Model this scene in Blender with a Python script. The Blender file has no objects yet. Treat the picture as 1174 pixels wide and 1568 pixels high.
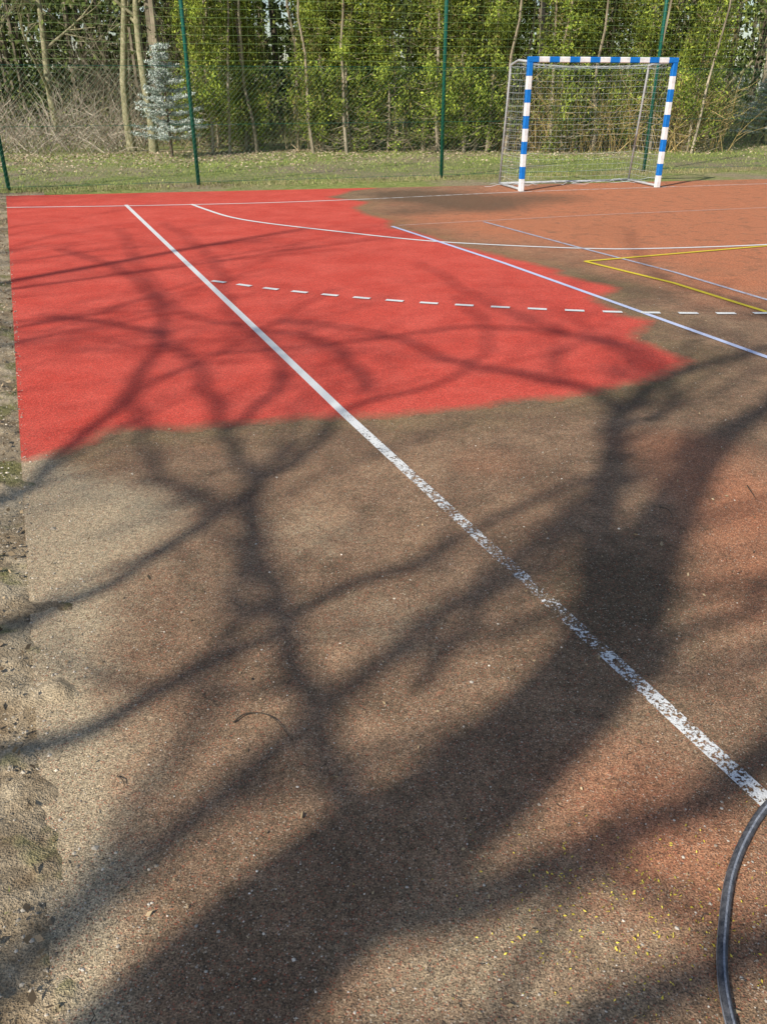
import bpy, math, random
import numpy as np
from mathutils import Vector, noise as mnoise
random.seed(7); rng=np.random.default_rng(7)
S=bpy.context.scene
# ------------------------------------------------------------------ survey
F=1250.0; CX,CY=587.0,784.0; PIT=math.radians(27.6); H=1.63
sp,cp=math.sin(PIT),math.cos(PIT)
def G(px,py):
    """ground coordinates (metres) measured from the photograph"""
    r=(CY-py)/F
    D=H*(cp+r*sp)/(sp-r*cp)
    zc=D*cp+H*sp
    return np.array([(px-CX)*zc/F,D])
AZ=math.radians(41); EL=math.radians(38)
SD=np.array([math.sin(AZ),math.cos(AZ)])        # direction shadows run
SPp=np.array([math.cos(AZ),-math.sin(AZ)])
TE=math.tan(EL)
# ------------------------------------------------------------------ helpers
class N:
    def __init__(s,name,rough=0.85):
        s.m=bpy.data.materials.new(name); s.m.use_nodes=True
        s.t=s.m.node_tree; s.b=s.t.nodes['Principled BSDF']; s.out=s.t.nodes['Material Output']
        s.b.inputs['Roughness'].default_value=rough
        s.b.inputs['Specular IOR Level'].default_value=0.25
        s.co=s.t.nodes.new('ShaderNodeTexCoord').outputs['Object']
    def l(s,a,b): s.t.links.new(a,b)
    def setin(s,i,v):
        if isinstance(v,bpy.types.NodeSocket): s.l(v,i)
        elif v is not None:
            if isinstance(v,(tuple,list)) and len(v)==3 and i.type=='RGBA': v=tuple(v)+(1,)
            i.default_value=v
    def noise(s,scale,detail=4,rough=.6,co=None,col=False,dist=0):
        n=s.t.nodes.new('ShaderNodeTexNoise'); n.inputs['Scale'].default_value=scale
        n.inputs['Detail'].default_value=detail; n.inputs['Roughness'].default_value=rough
        n.inputs['Distortion'].default_value=dist
        s.l(co or s.co,n.inputs['Vector']); return n.outputs['Color' if col else 'Fac']
    def vor(s,scale,out='Distance'):
        n=s.t.nodes.new('ShaderNodeTexVoronoi'); n.inputs['Scale'].default_value=scale
        s.l(s.co,n.inputs['Vector']); return n.outputs[out]
    def math(s,op,a,b=None,c=None,clamp=False):
        n=s.t.nodes.new('ShaderNodeMath'); n.operation=op; n.use_clamp=clamp
        s.setin(n.inputs[0],a); s.setin(n.inputs[1],b)
        if c is not None: s.setin(n.inputs[2],c)
        return n.outputs[0]
    def mr(s,v,a,b,c=0.0,d=1.0):
        n=s.t.nodes.new('ShaderNodeMapRange'); s.setin(n.inputs[0],v)
        for i,x in enumerate((a,b,c,d)): n.inputs[i+1].default_value=x
        return n.outputs[0]
    def mix(s,f,a,b,mode='MIX'):
        n=s.t.nodes.new('ShaderNodeMix'); n.data_type='RGBA'; n.blend_type=mode
        s.setin(n.inputs[0],f); s.setin(n.inputs[6],a); s.setin(n.inputs[7],b); return n.outputs[2]
    def scale(s,c,f):
        n=s.t.nodes.new('ShaderNodeVectorMath'); n.operation='SCALE'; s.setin(n.inputs[0],c); s.setin(n.inputs['Scale'],f); return n.outputs[0]
    def attr(s,name,out='Fac'):
        n=s.t.nodes.new('ShaderNodeAttribute'); n.attribute_name=name; return n.outputs[out]
    def bump(s,h,strength,dist):
        n=s.t.nodes.new('ShaderNodeBump'); n.inputs['Strength'].default_value=strength
        n.inputs['Distance'].default_value=dist; s.setin(n.inputs['Height'],h)
        s.l(n.outputs[0],s.b.inputs['Normal'])
    def base(s,c): s.setin(s.b.inputs['Base Color'],c)
    def translucent(s,col,f):
        t=s.t.nodes.new('ShaderNodeBsdfTranslucent'); s.setin(t.inputs[0],col)
        m=s.t.nodes.new('ShaderNodeMixShader'); m.inputs[0].default_value=f
        s.l(s.b.outputs[0],m.inputs[1]); s.l(t.outputs[0],m.inputs[2]); s.l(m.outputs[0],s.out.inputs[0])
    def alpha(s,f):
        t=s.t.nodes.new('ShaderNodeBsdfTransparent')
        m=s.t.nodes.new('ShaderNodeMixShader'); s.setin(m.inputs[0],f)
        s.l(t.outputs[0],m.inputs[1]); s.l(s.b.outputs[0],m.inputs[2]); s.l(m.outputs[0],s.out.inputs[0])

def mesh(name,V,Fc,mats=(),col=None,smooth=False,midx=None):
    me=bpy.data.meshes.new(name)
    me.from_pydata(V.tolist() if hasattr(V,'tolist') else V,[],Fc.tolist() if hasattr(Fc,'tolist') else Fc)
    for m in mats: me.materials.append(m)
    if col is not None:
        a=me.color_attributes.new('Col','FLOAT_COLOR','POINT')
        c=np.ones((len(me.vertices),4),dtype=np.float32); c[:,:3]=col; a.data.foreach_set('color',c.ravel())
    if midx is not None: me.polygons.foreach_set('material_index',np.array(midx,dtype=np.int32))
    if smooth: me.polygons.foreach_set('use_smooth',np.ones(len(me.polygons),dtype=bool))
    me.update(); return me
def obj(name,me,parent=None,loc=None,rot=None,sc=None):
    o=bpy.data.objects.new(name,me); S.collection.objects.link(o)
    if parent: o.parent=parent
    if loc is not None: o.location=loc
    if rot is not None: o.rotation_euler=rot
    if sc is not None: o.scale=sc
    return o
def fattr(me,name,vals):
    a=me.attributes.new(name,'FLOAT','POINT'); a.data.foreach_set('value',np.asarray(vals,dtype=np.float32))
def cardgeo(C,size,asp,col,nb=None,shape='diamond'):
    """many small leaf faces. nb: bias vector for long axis"""
    n=len(C); u=rng.normal(size=(n,3))
    if nb is not None: u=u+np.asarray(nb)
    u/=np.linalg.norm(u,axis=1)[:,None]
    w=rng.normal(size=(n,3)); v=np.cross(u,w); v/=np.linalg.norm(v,axis=1)[:,None]
    size=np.broadcast_to(size,(n,))[:,None]; asp=np.broadcast_to(asp,(n,))[:,None]
    if shape=='diamond':
        V=np.stack([C-u*size*.5,C+v*size*asp*.5-u*size*.08,C+u*size*.5,C-v*size*asp*.5-u*size*.08],1).reshape(-1,3)
        Fc=np.arange(4*n).reshape(n,4); cc=np.repeat(col,4,axis=0)
    else:
        V=np.stack([C-v*size*asp*.5,C+v*size*asp*.5,C+u*size],1).reshape(-1,3)
        Fc=np.arange(3*n).reshape(n,3); cc=np.repeat(col,3,axis=0)
    return V,Fc,cc
def tubegeo(polys,sides=5,cap=True):
    V=[];Fc=[]; k0=0
    ang=[2*math.pi*i/sides for i in range(sides)]; cs=[(math.cos(a),math.sin(a)) for a in ang]
    for P,R in polys:
        P=np.asarray(P,float); n=len(P)
        T=np.empty_like(P); T[1:-1]=P[2:]-P[:-2]; T[0]=P[1]-P[0]; T[-1]=P[-1]-P[-2]
        T/=np.linalg.norm(T,axis=1)[:,None]+1e-9
        ref=np.array([0,0,1.]) if abs(T[0][2])<.8 else np.array([1.,0,0])
        u=ref-T[0]*T[0].dot(ref); u/=np.linalg.norm(u)
        for i in range(n):
            u=u-T[i]*T[i].dot(u); u/=np.linalg.norm(u)+1e-9
            v=np.array([T[i][1]*u[2]-T[i][2]*u[1],T[i][2]*u[0]-T[i][0]*u[2],T[i][0]*u[1]-T[i][1]*u[0]])
            r=R[i]
            for c,s_ in cs: V.append(P[i]+(u*c+v*s_)*r)
        for i in range(n-1):
            a=k0+i*sides; b=a+sides
            for j in range(sides):
                j2=(j+1)%sides; Fc.append((a+j,a+j2,b+j2,b+j))
        if cap:
            Fc.append(tuple(k0+j for j in range(sides))[::-1]); e=k0+(n-1)*sides
            Fc.append(tuple(e+j for j in range(sides)))
        k0+=n*sides
    return np.array(V),Fc
def catmull(P,k=8):
    P=np.asarray(P,float); Q=np.vstack([2*P[0]-P[1],P,2*P[-1]-P[-2]]); out=[]
    for i in range(1,len(Q)-2):
        for t in np.linspace(0,1,k,endpoint=False):
            a,b,c,d=Q[i-1],Q[i],Q[i+1],Q[i+2]
            out.append(.5*((2*b)+(-a+c)*t+(2*a-5*b+4*c-d)*t*t+(-a+3*b-3*c+d)*t**3))
    out.append(P[-1]); return np.array(out)
# ------------------------------------------------------------------ materials
def m_attrcol(name,trans=0.35,rough=.7,var=.5,vs=1.5):
    m=N(name,rough); c=m.attr('Col','Color')
    n=m.mr(m.noise(vs,1),.3,.7,1-var,1+var*.6)
    col=m.scale(c,n)
    m.base(col)
    if trans: m.translucent(col,trans)
    return m.m
M_leaf=m_attrcol('foliage',.25)
M_grass=m_attrcol('grass_blades',0,.8,.3,.8)
M_far=m_attrcol('distant_foliage',0,.9,.4,.6)
M_twig=m_attrcol('twigs',0,.9,.4,2)
M_debris=m_attrcol('debris',0,.8,.2,5)
def m_bark(name,c1,c2):
    m=N(name,.9); f=m.noise(9,3,.7,dist=.6); m.base(m.mix(m.mr(f,.35,.65),c1,c2)); m.bump(f,.6,.02); return m.m
M_bark=m_bark('bark_grey',(.10,.085,.06),(.24,.21,.15))
M_barkg=m_bark('bark_green',(.17,.16,.08),(.42,.38,.24))
def m_paint(name,c,rough=.45):
    m=N(name,rough); f=m.noise(14,3,.7); m.base(m.mix(m.mr(f,.45,.8),c,tuple(x*.65 for x in c))); return m.m
M_green=m_paint('green_coated_steel',(.010,.12,.085))
M_wire=m_paint('green_wire',(.06,.15,.07))
M_net=m_paint('green_netting',(.16,.25,.09))
M_blue=m_paint('blue_paint',(.01,.18,.60)); M_white=m_paint('white_paint',(.82,.82,.82))
M_galv=m_paint('galvanised_steel',(.45,.47,.48)); M_string=m_paint('net_string',(.62,.66,.70),.8)

def m_court():
    m=N('rubber_court_surface',.9)
    sd=m.attr('clean'); sand_lit=m.attr('sand_lit'); org=m.attr('orange'); gr=m.attr('grime_shadow')
    n1=m.noise(2.2,4,.65); n2=m.noise(11,4,.7); fine=m.noise(230,2,.7); mid=m.noise(50,3,.75); big=m.noise(.8,2,.6)
    sv=m.t.nodes.new('ShaderNodeSeparateColor'); m.l(m.vor(300,'Color'),sv.inputs[0])
    sg=m.t.nodes.new('ShaderNodeSeparateColor'); m.l(m.vor(210,'Color'),sg.inputs[0])
    e=m.math('ADD',sd,m.math('MULTIPLY',m.math('SUBTRACT',n1,.5),.26))
    e=m.math('ADD',e,m.math('MULTIPLY',m.math('SUBTRACT',n2,.5),.13))
    clean=m.mr(m.math('ADD',e,m.math('MULTIPLY',m.math('SUBTRACT',mid,.5),.12)),-.07,.08)
    halo=m.mr(e,-.45,0.0)
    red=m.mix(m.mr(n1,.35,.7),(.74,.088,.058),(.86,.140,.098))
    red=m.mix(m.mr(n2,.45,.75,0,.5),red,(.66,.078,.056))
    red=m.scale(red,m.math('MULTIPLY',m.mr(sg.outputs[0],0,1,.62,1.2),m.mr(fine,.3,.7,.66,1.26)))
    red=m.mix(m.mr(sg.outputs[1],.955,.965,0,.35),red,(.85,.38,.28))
    # weathered, dirty surface, with some shadow and sunlit patches painted in
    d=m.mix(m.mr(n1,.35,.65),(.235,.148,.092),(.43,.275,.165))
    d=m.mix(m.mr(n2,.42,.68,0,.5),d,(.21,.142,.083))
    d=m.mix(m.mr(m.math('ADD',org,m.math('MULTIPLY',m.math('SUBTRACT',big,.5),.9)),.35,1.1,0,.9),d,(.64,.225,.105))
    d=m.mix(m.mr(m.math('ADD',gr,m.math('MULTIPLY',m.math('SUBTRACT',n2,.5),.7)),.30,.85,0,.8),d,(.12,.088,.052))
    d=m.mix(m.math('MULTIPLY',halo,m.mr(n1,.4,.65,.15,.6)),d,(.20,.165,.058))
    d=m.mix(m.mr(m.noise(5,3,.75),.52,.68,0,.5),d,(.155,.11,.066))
    d=m.mix(m.mr(m.math('ADD',sand_lit,m.math('MULTIPLY',m.math('SUBTRACT',n2,.5),1.0)),.25,.95,0,.85),d,(.58,.46,.295))
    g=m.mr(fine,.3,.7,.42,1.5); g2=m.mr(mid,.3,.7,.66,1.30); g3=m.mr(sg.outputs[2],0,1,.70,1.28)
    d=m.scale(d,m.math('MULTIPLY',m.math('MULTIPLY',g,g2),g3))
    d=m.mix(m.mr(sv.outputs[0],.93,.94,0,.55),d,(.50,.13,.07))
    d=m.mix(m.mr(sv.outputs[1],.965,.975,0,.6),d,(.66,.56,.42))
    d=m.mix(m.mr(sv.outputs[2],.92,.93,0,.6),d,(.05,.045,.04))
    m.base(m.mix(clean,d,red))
    m.bump(m.math('ADD',m.math('ADD',fine,m.math('MULTIPLY',mid,.7)),m.math('MULTIPLY',sg.outputs[0],.35)),.75,.008)
    return m.m
M_court=m_court()
def m_ground():
    m=N('grass_and_earth',.95)
    a=m.noise(.35,3,.6); b=m.noise(5,4,.7); c=m.noise(40,2,.7)
    g=m.mix(m.mr(b,.35,.65),(.19,.24,.055),(.40,.43,.13))
    e=m.mix(m.mr(c,.3,.7),(.27,.20,.13),(.48,.38,.26))
    col=m.mix(m.mr(m.math('ADD',a,m.math('MULTIPLY',b,.5)),.68,.92),g,e)
    m.base(m.scale(col,m.mr(c,.3,.7,.6,1.15))); m.bump(m.math('ADD',b,c),.7,.05)
    return m.m
M_ground=m_ground()
def m_soil():
    m=N('dry_soil',.95)
    b=m.noise(3.2,4,.7); c=m.noise(38,4,.75); d=m.noise(200,1,.6); k=m.noise(2.4,4,.7)
    col=m.mix(m.mr(b,.38,.62),(.27,.195,.115),(.56,.45,.30))
    col=m.mix(m.mr(k,.53,.62,0,.75),col,(.20,.20,.06))
    col=m.mix(m.mr(c,.60,.72,0,.7),col,(.14,.095,.06))
    col=m.scale(col,m.math('MULTIPLY',m.mr(c,.3,.7,.55,1.3),m.mr(d,.3,.7,.6,1.35)))
    m.base(col); m.bump(m.math('ADD',m.math('ADD',c,b),m.math('MULTIPLY',d,.4)),.9,.014)
    return m.m
M_soil=m_soil()
def m_line(name,c):
    m=N(name,.7); w=m.attr('wear')
    n=m.noise(80,3,.75); n2=m.noise(9,3,.7); n3=m.noise(230,2)
    th=m.math('ADD',m.math('MULTIPLY',m.math('SUBTRACT',n,.5),1.9),m.math('MULTIPLY',m.math('SUBTRACT',n2,.5),.9))
    th=m.math('ADD',th,.5)
    f=m.mr(m.math('SUBTRACT',th,w),-.03,.05)
    m.base(m.mix(m.mr(n3,.35,.6),tuple(x*.70 for x in c),c)); m.bump(n3,.6,.004); m.alpha(f)
    return m.m
M_lw=m_line('white_line_paint',(.84,.84,.82)); M_lb=m_line('pale_blue_line_paint',(.62,.68,.90))
M_lb2=m_line('dull_blue_line_paint',(.50,.50,.58)); M_ly=m_line('yellow_line_paint',(.82,.64,.05))
M_lp=m_line('pink_line_paint',(.70,.45,.36))
# ------------------------------------------------------------------ ground
V=np.array([[-400,-300,-.014],[400,-300,-.014],[400,500,-.014],[-400,500,-.014]],float)
obj('ground',mesh('ground',V,[(0,1,2,3)],[M_ground]))
E0=G(10,300); E1=G(78,1500); ey=(E0-E1); Ltop=np.linalg.norm(ey); ey/=Ltop
ex=np.array([1,.2]); ex/=np.linalg.norm(ex)
us=np.arange(0,30.01,.085); vs=np.concatenate([np.arange(-7,Ltop,.085),[Ltop]])
UU,VV=np.meshgrid(us,vs); P=E1+UU[...,None]*ex+VV[...,None]*ey
P2=P.reshape(-1,2); nv,nu=UU.shape
def polysd(P,poly):
    poly=np.array(poly); d=np.full(len(P),1e9); ins=np.zeros(len(P),bool)
    for i in range(len(poly)):
        a=poly[i]; b=poly[(i+1)%len(poly)]; ab=b-a; t=np.clip(((P-a)@ab)/(ab@ab),0,1)
        d=np.minimum(d,np.linalg.norm(P-(a+t[:,None]*ab),axis=1))
        c=((a[1]>P[:,1])!=(b[1]>P[:,1])); xi=a[0]+(P[:,1]-a[1])/(b[1]-a[1]+1e-12)*(b[0]-a[0])
        ins^=c&(P[:,0]<xi)
    return np.where(ins,d,-d)
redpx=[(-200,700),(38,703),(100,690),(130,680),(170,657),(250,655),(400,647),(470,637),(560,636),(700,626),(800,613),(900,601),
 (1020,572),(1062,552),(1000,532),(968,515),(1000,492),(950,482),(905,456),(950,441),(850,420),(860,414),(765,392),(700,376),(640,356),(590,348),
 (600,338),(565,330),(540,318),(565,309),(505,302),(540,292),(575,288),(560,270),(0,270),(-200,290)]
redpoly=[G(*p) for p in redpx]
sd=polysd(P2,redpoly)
def blobs(L):
    o=np.zeros(len(P2))
    for x,y,r,w in L:
        d=np.linalg.norm(P2-G(x,y),axis=1)/r; o+=w*np.exp(-d*d)
    return np.clip(o,0,1.3)
sand_lit=blobs([(110,800,.33,.8),(50,740,.25,.7),(220,800,.3,.4),(10,850,.4,.9),(0,1000,.3,.9),(40,950,.25,.5),(10,1150,.25,.7),(20,1300,.2,.8),(60,1420,.15,.7),
  (160,770,.25,.5),(800,1500,.3,.4),(620,1500,.2,.3),(1000,1400,.3,.25),(480,810,.3,.45),(600,950,.3,.4),(230,1170,.35,.25),(300,900,.3,.2)])  # pale soil by the edge; farther in, sunlit patches painted paler
lev=UU.reshape(-1); vv=VV.reshape(-1)
fade=np.clip((G(30,690)[1]+.9-P2[:,1])/.4,0,1)
sand_lit=np.clip(sand_lit+fade*1.0*np.exp(-(lev/.09)**2)+fade*.4*np.exp(-(lev/.25)**2),0,1.3)
org=blobs([(1130,330,4.5,1),(1170,300,6,.8),(1000,360,1.6,.6),(1140,760,.5,.7),(1150,900,.45,.6),(940,1200,.3,.5),(1130,1050,.3,.4),(200,1230,.3,.4),
  (1100,1400,.4,.5),(760,700,.4,.4),(1000,680,.4,.4),(320,680,.25,.5),(1174,440,1.0,.5),(700,340,1.0,.35)])
grime_shadow=blobs([(700,305,1.2,.8),(620,298,.8,.8),(850,303,.9,.6),(740,318,.8,.6),(620,325,.5,.6),(900,430,.5,.6),(1000,450,.5,.6),(1080,540,.4,.7),(960,600,.3,.6),(560,670,.3,.3),
  (300,680,.3,.25),(700,660,.3,.35),(880,630,.3,.4),(1000,850,.5,.5),(900,1000,.5,.5),(620,1300,.5,.4),(300,1500,.3,.4),(930,900,.25,.5),(1100,620,.5,.5),(430,900,.3,.3)])  # dirty zones, then tree shadow painted darker along trunk and limb
idx=np.arange(nv*nu).reshape(nv,nu)
Fc=np.stack([idx[:-1,:-1],idx[:-1,1:],idx[1:,1:],idx[1:,:-1]],-1).reshape(-1,4)
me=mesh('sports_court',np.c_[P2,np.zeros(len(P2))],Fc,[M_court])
for n_,v_ in (('clean',sd),('sand_lit',sand_lit),('orange',org),('grime_shadow',grime_shadow)): fattr(me,n_,v_)
obj('sports_court',me)
def fbm(x,y,s,o=4): return mnoise.fractal(Vector((x*s,y*s,3.1)),1.0,2.1,o)
ls=np.concatenate([np.arange(-.6,1.2,.026),np.arange(1.2,9,.25)]); al=np.concatenate([np.arange(-1.2,5,.026),np.arange(5,Ltop+.6,.08)])
VV2=[];
left=np.array([-ey[1],ey[0]])
aR=(G(30,700)-E1)@ey
for a in al:
    near=min(1,max(0,(aR-a)/.8))
    for l in ls:
        p=E1+ey*a+left*l; x,y=p
        f=fbm(x,y,2.6); g=fbm(x,y,14,3)
        w=l+near*(.05+f*.30)+(1-near)*f*.04+g*.08
        t=min(1,max(0,(w+.04)/.30)); t=t*t*(3-2*t)
        VV2.append((x,y,-.013+.030*t+(g*.008+f*.010)*t))
na,nl=len(al),len(ls); idx=np.arange(na*nl).reshape(na,nl)
Fc=np.stack([idx[:-1,:-1],idx[1:,:-1],idx[1:,1:],idx[:-1,1:]],-1).reshape(-1,4)
obj('soil_verge',mesh('soil_verge',VV2,Fc,[M_soil],smooth=True))
# ------------------------------------------------------------------ markings
def strip(name,pts,w,mat,wear,z=.004):
    P=np.array(pts); T=np.gradient(P,axis=0); T/=np.linalg.norm(T,axis=1)[:,None]+1e-9
    Nn=np.c_[-T[:,1],T[:,0]]; L=P+Nn*w/2; R=P-Nn*w/2
    V=np.empty((2*len(P),3)); V[0::2,:2]=R; V[1::2,:2]=L; V[:,2]=z
    Fc=[(2*i,2*i+2,2*i+3,2*i+1) for i in range(len(P)-1)]
    me=mesh(name,V,Fc,[mat]); fattr(me,'wear',np.repeat(wear,2)); return me
def line(px,w,mat,wear,n=8,z=.004,curve=True):
    g=[G(*p) for p in px]
    if curve: pts=catmull(g,n)
    else:
        pts=np.vstack([np.linspace(g[i],g[i+1],40,endpoint=False) for i in range(len(g)-1)]+[g[-1][None]])
    if callable(wear):
        wv=np.array([wear(p) for p in pts])
    else: wv=np.full(len(pts),wear)
    obj('court_marking',strip('court_marking',pts,w,mat,wv,z))
kA=G(525,632)[1]; kB=G(790,880)[1]; kC=G(1170,1225)[1]
def wside(p):
    y=p[1]
    if y>kA: return -.3
    t=(kA-y)/(kA-kB)
    if t<1: return .22+.42*t
    u=(kB-y)/(kB-kC); return .64-.22*min(u,1.3)
line([(193,314),(525,632),(800,885),(1170,1226),(1500,1545)],.054,M_lw,wside,curve=False,z=.0045)
line([(10,318),(195,315.5),(400,311),(565,305)],.05,M_lw,.10,z=.004)
line([(565,305),(800,294),(1005,287),(1250,279)],.05,M_lw,.45,z=.004)
line([(293,313),(315,321),(350,332),(400,341),(500,353),(640,368),(760,375.5),(900,381),(1000,381),(1174,375),(1350,364)],.055,M_lw,
     lambda p:-.2 if p[0]<.8 else .12,z=.005)
line([(600,347),(770,403),(960,471),(1174,548),(1500,668)],.05,M_lb,lambda p:-.3 if p[1]>G(0,530)[1] else .2,curve=False,z=.0055)
line([(740,340),(880,378),(1030,417),(1174,460),(1400,525)],.045,M_lb2,.33,curve=False,z=.006)
line([(895,401),(1030,434),(1174,479),(1400,550)],.05,M_ly,.12,curve=False,z=.0065)
line([(895,401),(1174,377),(1400,358)],.05,M_ly,.22,curve=False,z=.007)
line([(610,345.5),(900,330),(1174,318),(1400,308)],.04,M_lp,.3,curve=False,z=.0045)
dp=catmull([G(*p) for p in [(325,431),(440,446),(600,461),(760,471),(920,478),(1050,480.5),(1174,480.5),(1350,478)]],60)
dl=np.r_[0,np.cumsum(np.linalg.norm(np.diff(dp,axis=0),axis=1))]
s0=0.0
while s0+.16<dl[-1]:
    q=np.linspace(s0,s0+.155,6); pts=np.c_[np.interp(q,dl,dp[:,0]),np.interp(q,dl,dp[:,1])]
    obj('court_marking',strip('court_marking',pts,.058,M_lw,np.full(6,-.2 if pts[0][0]<1.9 else .1),.0075)); s0+=.30
# ------------------------------------------------------------------ goal
goal=obj('handball_goal',None)
def box(a,b,w,up=(0,0,1)):
    a=np.array(a,float);b=np.array(b,float);t=b-a;t/=np.linalg.norm(t)
    u=np.cross(t,up); 
    if np.linalg.norm(u)<.1: u=np.array([gx[0],gx[1],0.])
    u/=np.linalg.norm(u); v=np.cross(t,u); h=w/2; c=h*.25; ring=[(h,h-c),(h-c,h),(-h+c,h),(-h,h-c),(-h,-h+c),(-h+c,-h),(h-c,-h),(h,-h+c)]
    V=[p+u*x+v*y for p in (a,b) for x,y in ring]
    Fs=[(i,(i+1)%8,8+(i+1)%8,8+i) for i in range(8)]+[tuple(range(7,-1,-1)),tuple(range(8,16))]
    return V,Fs
gL=G(797,293); gR=G(1005,287); gx=(gR-gL)/np.linalg.norm(gR-gL); gy=np.array([-gx[1],gx[0]]); GH=2.0
gV=[];gF=[];gM=[]
def addbox(a,b,w,mi):
    V,Fs=box(a,b,w); k=len(gV); gV.extend(V); gF.extend([tuple(i+k for i in f) for f in Fs]); gM.extend([mi]*len(Fs))
P3=lambda p,z:np.array([p[0],p[1],z])
for p in (gL,gR):
    n_=10
    for i in range(n_):
        addbox(P3(p,i*(GH-.045)/n_+.005),P3(p,(i+1)*(GH-.045)/n_+.005),.085,(0 if i%2 else 1) if i<n_-1 else 0)
nn=15; wv=np.linalg.norm(gR-gL)
cuts=np.linspace(-.042,wv+.042,nn+1)
for i in range(nn):
    addbox(P3(gL+gx*cuts[i],GH),P3(gL+gx*cuts[i+1],GH),.085,i%2)
me=mesh('frame',gV,gF,[M_blue,M_white],midx=gM); obj('frame',me,goal)
dep=1.05; bt=.85
bl=gL+gy*dep; br=gR+gy*dep; tl=gL+gy*bt; tr=gR+gy*bt
fr=[([P3(gL,.03),P3(bl,.03)],[.02]*2),([P3(gR,.03),P3(br,.03)],[.02]*2),([P3(bl,.03),P3(br,.03)],[.02]*2),
    ([P3(gL,GH-.03),P3(gL+gy*.5,GH),P3(tl,GH-.06),P3(tl,GH-.14),P3(bl,.03)],[.02]*5),([P3(gR,GH-.03),P3(gR+gy*.5,GH),P3(tr,GH-.06),P3(tr,GH-.14),P3(br,.03)],[.02]*5)]
V,Fc=tubegeo(fr,8); obj('support_frame',mesh('support_frame',V,Fc,[M_galv],smooth=True),goal)
net=[]; st=.1; r=.0011
def sag(a,b,n=6,s=.03):
    t=np.linspace(0,1,n)[:,None]; q=np.array(a)*(1-t)+np.array(b)*t; q=q+rng.normal(0,.006,q.shape); q[:,2]-=s*np.sin(np.pi*t[:,0]); return q
nb=int(wv/st)
for i in range(nb+1):
    f=i/nb; T=tl+(tr-tl)*f; B=bl+(br-bl)*f
    net.append((sag(P3(T,GH-.08),P3(B-gy*.02,.04),8,0),[r]*8)); net.append((sag(P3(gL+(gR-gL)*f,GH-.03),P3(T,GH-.08),5,.06),[r]*5))
for j in range(20):
    z=.05+j*.098; f=z/GH
    a=bl+(tl-bl)*f; b=br+(tr-br)*f
    net.append((sag(P3(a,z),P3(b,z),10,.03),[r]*10))
    net.append((sag(P3(gL,z),P3(a,z),4,.01),[r]*4)); net.append((sag(P3(gR,z),P3(b,z),4,.01),[r]*4))
for j in range(1,9):
    f=j/9; net.append((sag(P3(gL+gy*bt*f,GH-.04),P3(gR+gy*bt*f,GH-.04),8,.05),[r]*8))
    for A,Bp,Tt in ((gL,bl,tl),(gR,br,tr)): net.append((sag(P3(A+(Tt-A)*f,GH-.04),P3(A+(Bp-A)*f,.04),6,0),[r]*6))
for k_ in range(26):
    a=bl+(br-bl)*rng.random()-gy*rng.uniform(0,.5); b=a+rng.normal(0,.4)*gx+rng.normal(0,.1)*gy
    q=np.array([P3(a*(1-t)+b*t,.02+.05*rng.random()) for t in np.linspace(0,1,5)]); net.append((q,[r*2.4]*5))
V,Fc=tubegeo(net,3,False); obj('net',mesh('net',V,Fc,[M_string]),goal)
# ------------------------------------------------------------------ fence
fence=obj('chain_link_fence',None)
def FY(x): return 15.4+.288*(x+6.6)
fd=np.array([1,.288]); fd/=np.linalg.norm(fd)
FH=5.0
posts=[]
for x in (-15.6,-11.1,-6.6,-3.44,1.157,5.57,10.0,14.4,18.8):
    posts.append(([(x,FY(x),-.05),(x,FY(x),FH)],[.036]*2))
V,Fc=tubegeo(posts,8); obj('posts',mesh('posts',V,Fc,[M_green],smooth=True),fence)
x0,x1=-14,17; L=(x1-x0)/fd[0]; o3=np.array([x0,FY(x0)])
wires=[]; hh=1.9; sp_=.085
s=-hh
def fp(s,z): q=o3+fd*s; return (q[0]+.03*fd[1],q[1]-.04,z)
while s<L:
    wires.append(([fp(s,.03),fp(s+hh,.03+hh)],[.0014]*2)); wires.append(([fp(s+hh,.03),fp(s,.03+hh)],[.0014]*2)); s+=sp_
V,Fc=tubegeo(wires,3,False); obj('chain_link_mesh',mesh('chain_link_mesh',V,Fc,[M_wire]),fence)
nw=[]
for z in np.arange(1.9,FH,.13): 
    q=[fp(t,z-.02*abs(math.sin(t*.7))) for t in np.arange(0,L,1.0)]; nw.append((q,[.0024]*len(q)))
for t in np.arange(0,L,.13): nw.append(([fp(t,1.8),fp(t+rng.normal(0,.01),3.2),fp(t,FH)],[.0024]*3))
V,Fc=tubegeo(nw,3,False); obj('ball_net',mesh('ball_net',V,Fc,[M_net]),fence)
tw=[]
for z in (.04,1.0,1.93,FH-.02): q=[fp(t,z) for t in np.arange(0,L,2.0)]; tw.append((q,[.003]*len(q)))
V,Fc=tubegeo(tw,4,False); obj('tension_wires',mesh('tension_wires',V,Fc,[M_green]),fence)
# ------------------------------------------------------------------ hose
hp=np.array([[*G(*p),.0125] for p in [(1330,1160),(1230,1195),(1174,1238),(1140,1288),(1116,1350),(1105,1430),(1104,1500),(1117,1575),(1150,1680)]])
hp=catmull(hp,10); V,Fc=tubegeo([(hp,[.0115]*len(hp))],16)
mi=[]
for i in range(len(hp)-1):
    for j in range(16): mi.append(1 if j in (3,4,9,15) else 0)
mi+=[0,0]
mh=N('hose_rubber',.5); f=mh.noise(60,4,.8); mh.base(mh.mix(mh.mr(f,.35,.65),(.03,.034,.042),(.13,.13,.14))); mh.bump(f,.3,.002)
mh2=N('hose_stripe',.6); mh2.base(mh2.mix(mh2.mr(mh2.noise(90,4,.8),.35,.65),(.12,.13,.16),(.34,.36,.40)))
obj('garden_hose',mesh('garden_hose',V,Fc,[mh.m,mh2.m],smooth=True,midx=mi))
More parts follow.
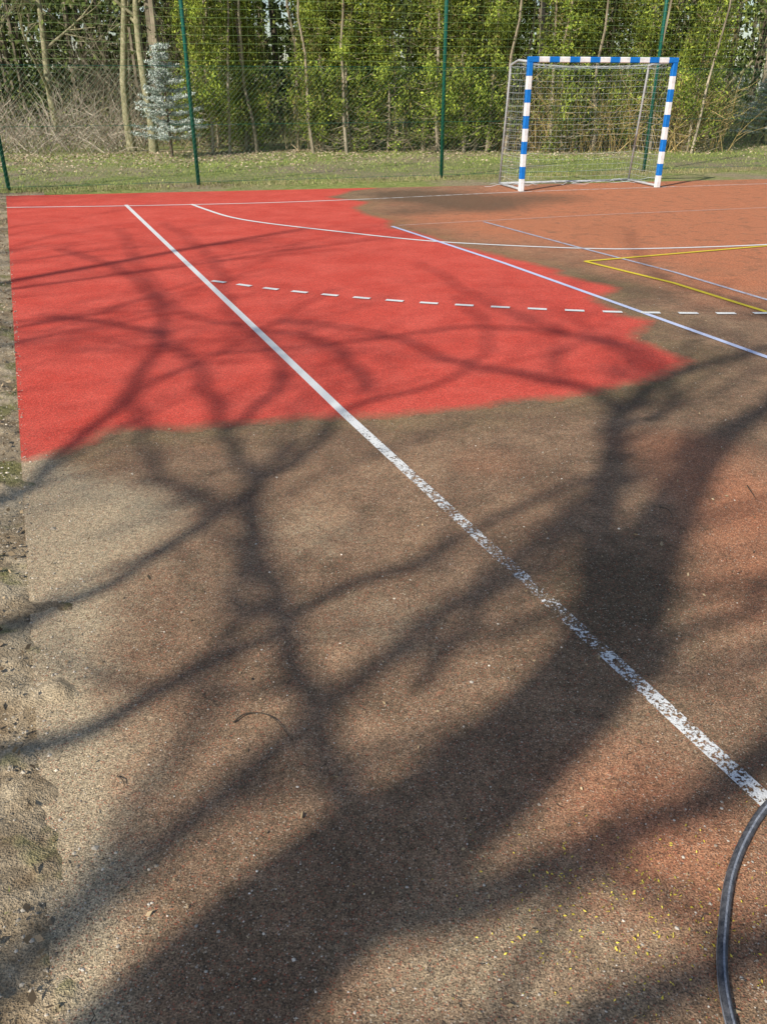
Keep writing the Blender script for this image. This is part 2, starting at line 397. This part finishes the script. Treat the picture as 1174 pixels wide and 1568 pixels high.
# ------------------------------------------------------------------ bare trees
def rot_about(v,k,a):
    return v*math.cos(a)+np.cross(k,v)*math.sin(a)+k*(k@v)*(1-math.cos(a))
def unit(v): return v/(np.linalg.norm(v)+1e-9)
def grow(p,d,length,r,lev,out,spread=.7,nch=(6,5,4,3),wob=.12,up=.08):
    n=6 if lev<2 else 4
    pts=[p.copy()];rad=[r]; q=p.copy(); dd=d.copy()
    for i in range(n):
        dd=unit(dd+rng.normal(0,wob,3)+np.array([0,0,up])); q=q+dd*length/n; pts.append(q.copy()); rad.append(r*(1-.75*(i+1)/n))
    out.append((np.array(pts),rad))
    if lev>=len(nch): return
    for c in range(nch[lev]):
        f=rng.uniform(.25,1.0); i=min(n-1,int(f*n)); b=pts[i]+(pts[i+1]-pts[i])*(f*n-i)
        t=unit(pts[i+1]-pts[i]); k=unit(np.cross(t,rng.normal(size=3)))
        grow(b,rot_about(t,k,rng.uniform(.45,1.0)*spread*1.3),length*rng.uniform(.4,.65),max(rad[i]*.55,.004),lev+1,out,spread,nch,wob*1.1,up)
def bare_tree_mesh(name,height,r,mat,nch=(9,5,4,3),sides=6,clear=.3):
    out=[]; n=10; pts=[];rad=[]; q=np.array([0,0,-.1]); d=np.array([0,0,1.])
    for i in range(n+1):
        pts.append(q.copy()); rad.append(r*(1.0-.8*i/n)*(1.25 if i==0 else 1)); d=unit(d+np.array([*rng.normal(0,.05,2),.15])); q=q+d*height/n
    out.append((np.array(pts),rad))
    for c in range(nch[0]):
        f=rng.uniform(clear,1.0)*n*.999; i=int(f); b=pts[i]+(pts[i+1]-pts[i])*(f-i)
        a=rng.uniform(0,2*math.pi); e=rng.uniform(.3,1.0)
        grow(b,unit(np.array([math.cos(a)*math.cos(e),math.sin(a)*math.cos(e),math.sin(e)])),height*rng.uniform(.25,.42)*(1.2-.5*f/n),rad[i]*.5,1,out,nch=nch)
    V,Fc=tubegeo(out,sides,False); return mesh(name,V,Fc,[mat],smooth=True)
Bt=G(250,1568)-SD*6.2
def lift(P):
    d=np.asarray(P)-Bt; a=d@SD; l=d@SPp; q=Bt+SPp*l
    return np.array([q[0],q[1],max(a*TE,-.1)])
out=[]
def limb(px,r0,r1,tw=6,tl=1.4,start=None):
    g=[G(*p) for p in px]
    if start is not None: g=[start]+g
    c=catmull(g,6)
    for i in range(1,len(c)-1):
        c[i]+=np.array([mnoise.noise(Vector((c[i][0]*2.6,c[i][1]*2.6,px[0][0]))),mnoise.noise(Vector((c[i][0]*2.6,c[i][1]*2.6,9+px[0][1])))])*.10
    pts=np.array([lift(p) for p in c]); n=len(pts); rad=list(np.linspace(r0,r1,n)); out.append((pts,rad))
    for k in range(tw):
        f=rng.uniform(.15,1)*(n-2); i=int(f); t=unit(pts[i+1]-pts[i]); kx=unit(np.cross(t,rng.normal(size=3)))
        grow(pts[i],rot_about(t,kx,rng.uniform(.4,1.0)),tl*rng.uniform(.5,1),max(rad[i]*.38,.007),2,out,nch=(0,0,3,3),wob=.18)
gt=[Bt,Bt+SD*2.5+SPp*.05,G(280,1568),G(590,1310),G(800,1140),G(930,990),G(1000,830),G(1080,700),G(1174,625),G(1420,520),G(1700,430)]
c=catmull(gt,6); pts=np.array([lift(p) for p in c]); out.append((pts,list(np.interp(np.linspace(0,1,len(pts)),[0,.15,.35,.5,.62,.8,1],[.28,.19,.165,.155,.125,.07,.02]))))
limb([(590,1260),(490,1120),(440,960),(390,800),(352,660),(300,560),(200,500),(60,480)],.048,.016,7)
limb([(440,960),(600,880),(720,812),(900,722),(1010,640),(1174,560)],.034,.018,6)
limb([(-250,1290),(0,1168),(130,1110),(300,1042),(440,968)],.058,.03,4,start=Bt+SD*4.4)
limb([(-200,1080),(0,972),(150,900),(240,842),(330,790),(450,715),(520,640),(620,600),(720,560),(745,505),(700,450)],.04,.015,8,start=Bt+SD*4.9)
limb([(-150,850),(0,772),(60,726),(150,650),(210,580),(250,500),(200,420),(90,380)],.05,.02,8,start=Bt+SD*5.2)
limb([(910,980),(925,800),(945,665),(1000,590),(1110,550),(1300,500)],.095,.033,7)
limb([(945,665),(920,605),(820,575),(700,556),(570,505),(430,488)],.045,.016,7)
limb([(1000,590),(960,540),(860,505),(740,460),(640,400)],.032,.012,7)
limb([(540,1400),(880,1312),(1020,1262),(1174,1182),(1320,1100)],.068,.04,3,start=G(330,1500))
limb([(700,1640),(950,1545),(1174,1438),(1330,1370)],.06,.045,1,start=G(200,1620))
limb([(930,1060),(1080,965),(1174,905),(1300,830)],.03,.02,3)
limb([(560,600),(540,558),(480,520),(380,500),(260,465),(180,350)],.032,.014,7)
limb([(1174,615),(1250,540),(1150,470),(1000,420),(960,350)],.05,.016,6)
limb([(350,660),(420,600),(420,540),(350,470),(330,400),(250,340)],.03,.014,8)
limb([(945,665),(1040,600),(960,530),(760,500),(560,520),(330,540),(150,520)],.035,.012,6)
limb([(440,960),(380,880),(370,780),(440,700),(500,640)],.026,.014,4)
limb([(640,1050),(700,960),(800,880),(900,800)],.03,.015,5)
limb([(330,790),(230,700),(220,600),(330,540),(520,440)],.026,.012,5)
V,Fc=tubegeo(out,8,False)
obj('bare_tree',mesh('bare_tree_big',V,Fc,[M_bark],smooth=True))
tA=bare_tree_mesh('bare_tree_a',13,.20,M_bark); tB=bare_tree_mesh('bare_tree_b',11,.15,M_bark,nch=(8,5,4,2))
for (x,y,m_,rz,s) in [(-11.5,-1.5,tA,0,1),(-14.5,5.5,tB,1,1.0),(-7,-6.5,tB,2.2,1),(3.5,-5.5,tA,3,.9),(10,-3,tB,4,1),(17,-2,tA,1.4,1)]:
    obj('bare_tree',m_,loc=(x,y,0),rot=(0,0,rz),sc=(s,s,s))
tC=bare_tree_mesh('bare_tree_c',9,.12,M_barkg,nch=(9,5,3,2),clear=.2); tD=bare_tree_mesh('bare_tree_d',9,.14,M_barkg,nch=(12,6,4,2),clear=.08)
def at(px,D): 
    zc=D*cp+H*sp; return ((px-CX)*zc/F,D)
for px,D,m_,rz,s in [(203,25,tC,0,1),(236,24.6,tC,2,1),(90,29,tD,1,1),(-40,27,tD,3,1),(150,33,tD,4,1.2),(300,32,tD,5,1.1),
                     (1085,31,tD,2.5,1.0),(1140,38,tC,4,1.3),(1180,33,tD,1,1.1),(1250,40,tD,0,1.3),(1060,44,tC,0,1.3),(-150,30,tD,1.7,1.2)]:
    x,y=at(px,D); obj('bare_tree',m_,loc=(x,y,0),rot=(rng.normal(0,.02),rng.normal(0,.02),rz),sc=(s,s,s))
# ------------------------------------------------------------------ thuja trees
def colvar(n,c1,c2,j=.15):
    t=rng.random((n,1)); c=np.array(c1)*(1-t)+np.array(c2)*t; return np.clip(c*(1+rng.normal(0,j,(n,1))),.004,1)
def merge(parts):
    V=[];Fc=[];C=[];k=0;M=[]
    for v,f,c,mi in parts:
        V.append(v); Fc.extend([tuple(int(i)+k for i in ff) for ff in f]); C.append(c); M.extend([mi]*len(f)); k+=len(v)
    return np.vstack(V),Fc,np.vstack(C),M
def thuja_mesh(name,h,low):
    polys=[]; leaves=[];cols=[]
    for st_ in range(random.choice((2,3))):
        bx,by=rng.normal(0,.17,2); n=8; pts=[];q=np.array([bx,by,-.05])
        for i in range(n+1): pts.append(q.copy()); q=q+np.array([*rng.normal(0,.05,2),h/n])
        polys.append((np.array(pts),list(np.linspace(rng.uniform(.04,.06),.01,n+1))))
    stem=polys[0][0]
    nb=230
    for i in range(nb):
        z=h*(rng.random()**1.2)*.97
        dead=(z<low and rng.random()<.85) or (z<low+.6 and rng.random()<.35)
        a=rng.uniform(0,6.283); R=(.75*(1-z/h)**.6+.12)*rng.uniform(.5,1.15)
        f=z/h*8; k=min(7,int(f)); b=stem[k]+(stem[k+1]-stem[k])*(f-k)
        tip=b+np.array([math.cos(a)*R,math.sin(a)*R,rng.uniform(-.15,.3)])
        mid=(b+tip)/2+np.array([0,0,-.08]); polys.append((np.array([b,mid,tip]),[.009,.006,.003]))
        if dead: continue
        m_=int(75*rng.uniform(.5,1.4)); t=rng.uniform(.25,1.1,(m_,1))
        Cc=b*(1-t)+tip*t+rng.normal(0,1,(m_,3))*np.array([.075,.075,.13])
        leaves.append(Cc); shade=rng.uniform(.4,1.35)
        hue=rng.random()
        cols.append(colvar(m_,np.array((.14,.22,.03))*shade,(np.array((.46,.52,.08)) if hue>.2 else np.array((.36,.28,.10)))*shade))
    V1,F1=tubegeo(polys,5,False)
    c1=np.repeat(colvar(len(V1)//5,(.28,.22,.15),(.48,.41,.31)),5,axis=0)[:len(V1)]
    C=np.vstack(leaves); V2,F2,c2=cardgeo(C,rng.uniform(.05,.11,len(C)),.45,np.vstack(cols),nb=(0,0,-.8))
    V,Fc,Cc,M=merge([(V1,F1,c1,0),(V2,F2,c2,1)])
    return mesh(name,V,Fc,[M_twig,M_leaf],col=Cc,midx=M)
ths=[thuja_mesh('thuja_%d'%i,random.uniform(6.0,7.5),lw) for i,lw in enumerate((.4,1.0,1.5,.8))]
for row,(D,step) in enumerate(((24.6,1.15),(25.9,.9))):
    x=at(338,D)[0]
    xe=at(1078,D)[0]
    while x<xe:
        s=rng.uniform(.85,1.15)
        obj('thuja_tree',random.choice(ths),loc=(x+rng.normal(0,.15),D+rng.normal(0,.25)+.06*x,0),rot=(rng.normal(0,.03),rng.normal(0,.03),rng.uniform(0,6.28)),sc=(s,s,s))
        x+=step*rng.uniform(.7,1.3)
# ------------------------------------------------------------------ blue spruce
def spruce(name,h):
    polys=[([(0,0,-.05),(0,0,h*.5),(0,0,h)],[.045,.025,.005])]; L=[];Cl=[]
    for lay in range(12):
        z=.45+(h-.5)*lay/12; R=(h-z)*.42+.06
        for b in range(10):
            a=rng.uniform(0,6.28); r_=R*rng.uniform(.7,1.15); tip=np.array([math.cos(a)*r_,math.sin(a)*r_,z+.10*r_+rng.normal(0,.04)])
            b0=np.array([0,0,z]); polys.append((np.array([b0,(b0+tip)/2+[0,0,-.05],tip]),[.01,.006,.003]))
            m_=150; t=rng.uniform(.15,1.05,(m_,1)); L.append(b0*(1-t)+tip*t-np.array([0,0,.05])*np.sin(np.pi*t)+rng.normal(0,1,(m_,3))*np.array([.045,.045,.018]))
            Cl.append(colvar(m_,(.34,.42,.36),(.78,.82,.76))*rng.uniform(.75,1.15))
    V1,F1=tubegeo(polys,5,False); C=np.vstack(L); V2,F2,c2=cardgeo(C,rng.uniform(.035,.075,len(C)),.5,np.clip(np.vstack(Cl),0,.9))
    V,Fc,Cc,M=merge([(V1,F1,np.tile((.15,.11,.08),(len(V1),1)),0),(V2,F2,c2,1)])
    return mesh(name,V,Fc,[M_twig,M_grass],col=Cc,midx=M)
sm=spruce('blue_spruce',2.7); x,y=at(264,22.9); obj('blue_spruce_tree',sm,loc=(x,y,0))
x,y=at(1165,28); obj('blue_spruce_tree',sm,loc=(x,y,0),sc=(1.1,1.1,.72))
x,y=at(1120,44); obj('blue_spruce_tree',sm,loc=(x,y,0),sc=(1.3,1.3,.9))
# ------------------------------------------------------------------ thickets
def thicket(name,n,xr,yr,hr,c1,c2,lean=.5,leafn=0,lc1=None,lc2=None):
    polys=[];tips=[]
    for i in range(n):
        x,y=rng.uniform(*xr),rng.uniform(*yr); h=rng.uniform(*hr); d=unit(np.array([*rng.normal(0,lean,2),1]))
        q=np.array([x,y,-.02]); pts=[q]; 
        for k in range(4):
            d=unit(d+rng.normal(0,.22,3)*np.array([1,1,.5])-np.array([0,0,.06*k*lean])); q=q+d*h/4; pts.append(q)
        r=rng.uniform(.005,.013); polys.append((np.array(pts),[r,r*.85,r*.7,r*.5,r*.25]))
        for k in range(3):
            b=pts[rng.integers(1,4)]; dd=unit(d+rng.normal(0,.6,3)); polys.append((np.array([b,b+dd*h*.18,b+dd*h*.3+rng.normal(0,.05,3)]),[r*.5,r*.4,r*.2])); tips.append(b+dd*h*.25)
    V1,F1=tubegeo(polys,3,False); c1_=np.repeat(colvar(len(V1)//3,c1,c2,.2),3,axis=0)[:len(V1)]
    parts=[(V1,F1,c1_,0)]
    if leafn:
        tips=np.array(tips); C=tips[rng.integers(0,len(tips),leafn)]+rng.normal(0,.12,(leafn,3)); V2,F2,c2_=cardgeo(C,rng.uniform(.03,.07,leafn),.6,colvar(leafn,lc1,lc2)); parts.append((V2,F2,c2_,1))
    V,Fc,Cc,M=merge(parts); obj(name,mesh(name,V,Fc,[M_twig,M_leaf],col=Cc,midx=M))
thicket('bramble_thicket',700,(-15,-6.8),(23.8,28),(.7,2.0),(.26,.20,.14),(.58,.50,.40),.8,3000,(.20,.18,.07),(.34,.36,.12))
thicket('undergrowth_shrub',320,(-6.5,4),(24.6,28),(.5,1.7),(.28,.21,.12),(.52,.42,.27),.4,4500,(.22,.26,.05),(.42,.46,.10))
thicket('golden_reed_shrub',750,(3.2,9.6),(24.5,27.5),(1.2,2.4),(.40,.28,.11),(.64,.48,.22),.22,5500,(.28,.30,.06),(.50,.50,.12))
thicket('hazel_shrub',300,(-10,-5),(27,32),(2,4.5),(.22,.18,.12),(.42,.37,.27),.4)
thicket('garden_shrub',300,(10.5,16),(27,34),(1,2.5),(.25,.22,.10),(.42,.4,.2),.4,6000,(.22,.30,.08),(.44,.50,.18))
# ------------------------------------------------------------------ forest mass behind
def clumps(n,per,xr,yr,zr,sig,size,c1,c2):
    cc=np.c_[rng.uniform(*xr,n),rng.uniform(*yr,n),zr[0]+(zr[1]-zr[0])*rng.random(n)]
    C=(cc[:,None,:]+rng.normal(0,1,(n,per,3))*np.array(sig)).reshape(-1,3)
    sh=np.repeat(rng.uniform(.4,1.25,n),per)[:,None]
    col=colvar(len(C),c1,c2)*sh
    k=C[:,2]>0.02; C=C[k];col=col[k]
    return C,rng.uniform(*size,len(C)),col
parts=[]
for a in [(380,80,(-34,6),(33,44),(.3,8),(.9,.9,.4),(.10,.34),(.05,.08,.022),(.16,.20,.06)),
          (300,85,(-24,-5),(29.5,36),(.5,7),(.8,.8,.35),(.10,.26),(.05,.08,.02),(.18,.22,.055)),
          (300,85,(-8,15),(29,40),(.3,8),(.9,.9,.4),(.10,.28),(.06,.09,.02),(.24,.29,.07)),
          (220,70,(10,60),(60,80),(.3,16),(1.8,1.8,.8),(.2,.6),(.14,.18,.06),(.38,.40,.18)),
          (260,70,(-60,12),(50,65),(.3,12),(1.8,1.8,.8),(.25,.8),(.04,.06,.02),(.12,.15,.05)),
          (110,80,(12,24),(36,50),(1.0,9),(.8,.8,.35),(.1,.28),(.16,.22,.05),(.38,.44,.12))]:
    C,sz,col=clumps(*a); v,f,c_=cardgeo(C,sz,.6,col); parts.append((v,f,c_,1))
tr=[]
for i in range(150):
    x=rng.uniform(-34,16); y=rng.uniform(28,44); r_=rng.uniform(.05,.14); tr.append((np.array([(x,y,-.1),(x+rng.normal(0,.2),y,5),(x+rng.normal(0,.5),y,12)]),[r_,r_*.8,r_*.3]))
for i in range(50):
    x=rng.uniform(14,60); y=rng.uniform(52,75); r_=rng.uniform(.08,.2); tr.append((np.array([(x,y,-.1),(x+rng.normal(0,.2),y,5),(x+rng.normal(0,.5),y,12)]),[r_,r_*.8,r_*.3]))
V1,F1=tubegeo(tr,6,False); parts.append((V1,F1,np.repeat(colvar(len(V1)//6,(.10,.08,.055),(.38,.32,.23)),6,axis=0),0))
V,Fc,Cc,M=merge(parts); obj('forest_background',mesh('forest_background',V,Fc,[M_twig,M_far],col=Cc,midx=M))
# ------------------------------------------------------------------ lawn blades, litter, debris
n=38000
X=rng.uniform(-16,22,n); Y=FY(X)-.5+rng.random(n)**.8*8
C=np.c_[X,Y,np.full(n,-.014)]
k=np.array([mnoise.noise(Vector((x*.5,y*.9,0))) for x,y in zip(X,Y)])+rng.normal(0,.25,n)>-.1
C=C[k]; V,Fc,cc=cardgeo(C,rng.uniform(.03,.07,len(C)),.25,colvar(len(C),(.22,.30,.06),(.50,.54,.16)),nb=(0,0,2),shape='tri')
obj('lawn_grass',mesh('lawn_grass',V,Fc,[M_grass],col=cc))
n=12000
X=rng.uniform(-16,14,n); Y=FY(X)+.8+8.2*rng.beta(3.0,1.1,n); C=np.c_[X,Y,rng.uniform(.0,.03,n)]
V,Fc,cc=cardgeo(C,rng.uniform(.04,.09,n),.7,colvar(n,(.26,.18,.11),(.58,.47,.34)))
V[:,2]=np.maximum(V[:,2]*.6,-.01)
obj('fallen_leaves',mesh('fallen_leaves',V,Fc,[M_debris],col=cc))
n=9000; X=rng.uniform(-15,18,n); Y=FY(X)+rng.normal(-.35,.28,n); C=np.c_[X,Y,np.full(n,-.014)]
ok=np.array([(p-E0)@np.array([-ex[1],ex[0]])>-.02 for p in C[:,:2]]); C=C[ok]
V,Fc,cc=cardgeo(C,rng.uniform(.03,.10,len(C)),.14,colvar(len(C),(.18,.16,.06),(.42,.36,.19)),nb=(0,0,2),shape='tri')
obj('dry_grass',mesh('dry_grass',V,Fc,[M_grass],col=cc))
C=[]
for i in range(220):
    a=rng.uniform(-.3,Ltop); l=rng.uniform(.10,.7)+abs(rng.normal(0,.8))*(a>3); p=E1+ey*a+left*l
    for j in range(30): C.append((p[0]+rng.normal(0,.025),p[1]+rng.normal(0,.025),.008))
C=np.array(C); V,Fc,cc=cardgeo(C,rng.uniform(.01,.032,len(C)),.14,colvar(len(C),(.18,.23,.05),(.46,.43,.16)),nb=(0,0,.9),shape='tri')
obj('verge_grass',mesh('verge_grass',V,Fc,[M_grass],col=cc))
def pebble_geo(P,s):
    ico=np.array([[0,0,1],[.9,0,.1],[.28,.85,-.1],[-.72,.53,.1],[-.72,-.53,-.1],[.28,-.85,.1],[0,0,-1]]); f=[(0,1,2),(0,2,3),(0,3,4),(0,4,5),(0,5,1),(6,2,1),(6,3,2),(6,4,3),(6,5,4),(6,1,5)]
    n=len(P); V=np.empty((n,7,3)); a=rng.uniform(0,6.28,n)
    sh=ico[None]*rng.uniform(.65,1.3,(n,7,1)); c,s_=np.cos(a)[:,None],np.sin(a)[:,None]
    V[:,:,0]=P[:,0:1]+(sh[:,:,0]*c-sh[:,:,1]*s_)*s[:,None]; V[:,:,1]=P[:,1:2]+(sh[:,:,0]*s_+sh[:,:,1]*c)*s[:,None]; V[:,:,2]=P[:,2:3]+sh[:,:,2]*s[:,None]*.6
    Fa=(np.array(f)[None]+7*np.arange(n)[:,None,None]).reshape(-1,3); return V.reshape(-1,3),Fa
n=5200; a=rng.uniform(-.4,9,n); l=abs(rng.normal(.0,.4,n))-.03; l=np.where(a<aR,l-.22*rng.random(n)**2,l); Pp=E1+ey*a[:,None]+left*l[:,None]; s=rng.gamma(2,.0014,n)+.001
V,Fa=pebble_geo(np.c_[Pp,np.where(l>0.03,.014,.001)],s); obj('gravel',mesh('gravel',V,Fa,[M_debris],col=np.repeat(colvar(n,(.24,.19,.13),(.66,.58,.46)),7,axis=0)))
n=1500; a=rng.uniform(-.4,Ltop,n); l=abs(rng.normal(.15,.4,n)); Pp=E1+ey*a[:,None]+left*l[:,None]
V,Fc,cc=cardgeo(np.c_[Pp,np.full(n,.022)],rng.uniform(.010,.035,n),.6,colvar(n,(.12,.075,.04),(.50,.38,.24))); V[:,2]=np.clip(V[:,2],.010,.032)
obj('leaf_litter',mesh('leaf_litter',V,Fc,[M_debris],col=cc))
def notred(X,Y): return polysd(np.c_[X,Y],redpoly)<0
n=9000; Y=.6+rng.random(n)**1.5*7; X=rng.uniform(-1,1,n)*(Y*.55+.6); k=notred(X,Y); X,Y=X[k],Y[k]; n=len(X); s=rng.gamma(2,.0007,n)+.0007
V,Fa=pebble_geo(np.c_[X,Y,np.full(n,.001)],s); obj('grit',mesh('grit',V,Fa,[M_debris],col=np.repeat(colvar(n,(.22,.16,.11),(.74,.68,.58)),7,axis=0)))
n=1300; Y=.6+rng.random(n)**1.4*6; X=rng.uniform(-1,1,n)*(Y*.55+.6); k=notred(X,Y); X,Y=X[k],Y[k]; n=len(X); C=np.c_[X,Y,np.full(n,.006)]; col=colvar(n,(.12,.08,.045),(.55,.42,.25))
m2=700; g=G(980,1400); C2=np.c_[g[0]+rng.normal(0,.20,m2),g[1]+rng.normal(0,.12,m2),np.full(m2,.005)]
V,Fc,cc=cardgeo(np.vstack([C,C2]),np.r_[rng.gamma(2.2,.0033,n)+.003,rng.uniform(.002,.010,m2)],.5,np.vstack([col,colvar(m2,(.55,.44,.05),(.78,.64,.12))]))
V[:,2]=np.clip(V[:,2],.002,.012)
obj('leaf_scraps',mesh('leaf_scraps',V,Fc,[M_debris],col=cc))
tw=[]
def twigpx(px,r):
    q=catmull([[*G(*p),.005+.004*(i%2)] for i,p in enumerate(px)],5); tw.append((q,list(np.linspace(r,r*.4,len(q)))))
twigpx([(358,1108),(375,1097),(400,1094),(422,1106),(448,1136)],.0026)
twigpx([(1143,745),(1150,757),(1156,765)],.003); twigpx([(1008,778),(1022,783),(1030,796)],.0022); twigpx([(180,1190),(188,1197),(192,1206)],.002)
for i in range(130):
    y=.7+rng.random()**1.4*3; x=rng.uniform(-1,1)*(y*.55+.6); a=rng.uniform(0,6.28); L_=rng.uniform(.004,.018)
    q=np.array([(x,y,.004),(x+math.cos(a)*L_,y+math.sin(a)*L_,.006),(x+math.cos(a+.5)*L_*1.9,y+math.sin(a+.5)*L_*1.9,.004)]); tw.append((q,[.0011,.0009,.0006]))
V,Fc=tubegeo(tw,5); obj('fallen_twigs',mesh('fallen_twigs',V,Fc,[M_twig],col=np.tile((.07,.055,.04),(len(V),1))))
# ------------------------------------------------------------------ light, sky, camera
d=Vector((SD[0]*math.cos(EL),SD[1]*math.cos(EL),-math.sin(EL)))
sun=bpy.data.lights.new('sun','SUN'); sun.energy=5.0; sun.angle=math.radians(.53); sun.color=(1,.94,.83)
so=obj('sun',sun); so.rotation_euler=d.to_track_quat('-Z','Y').to_euler()
w=bpy.data.worlds.new('World'); S.world=w; w.use_nodes=True; t=w.node_tree
sk=t.nodes.new('ShaderNodeTexSky'); sk.sky_type='NISHITA'; sk.sun_disc=False; sk.sun_elevation=EL; sk.sun_rotation=math.atan2(-SD[0],-SD[1])
t.links.new(sk.outputs[0],t.nodes['Background'].inputs[0]); t.nodes['Background'].inputs[1].default_value=.125
cam=bpy.data.cameras.new('camera'); cam.sensor_fit='VERTICAL'; cam.sensor_height=24; cam.lens=F/1568*24; cam.clip_end=1500; cam.clip_start=.05
co=obj('camera',cam,loc=(0,0,H),rot=(math.pi/2-PIT,0,0)); S.camera=co
S.view_settings.view_transform='Standard'; S.view_settings.look='None'; S.view_settings.exposure=0
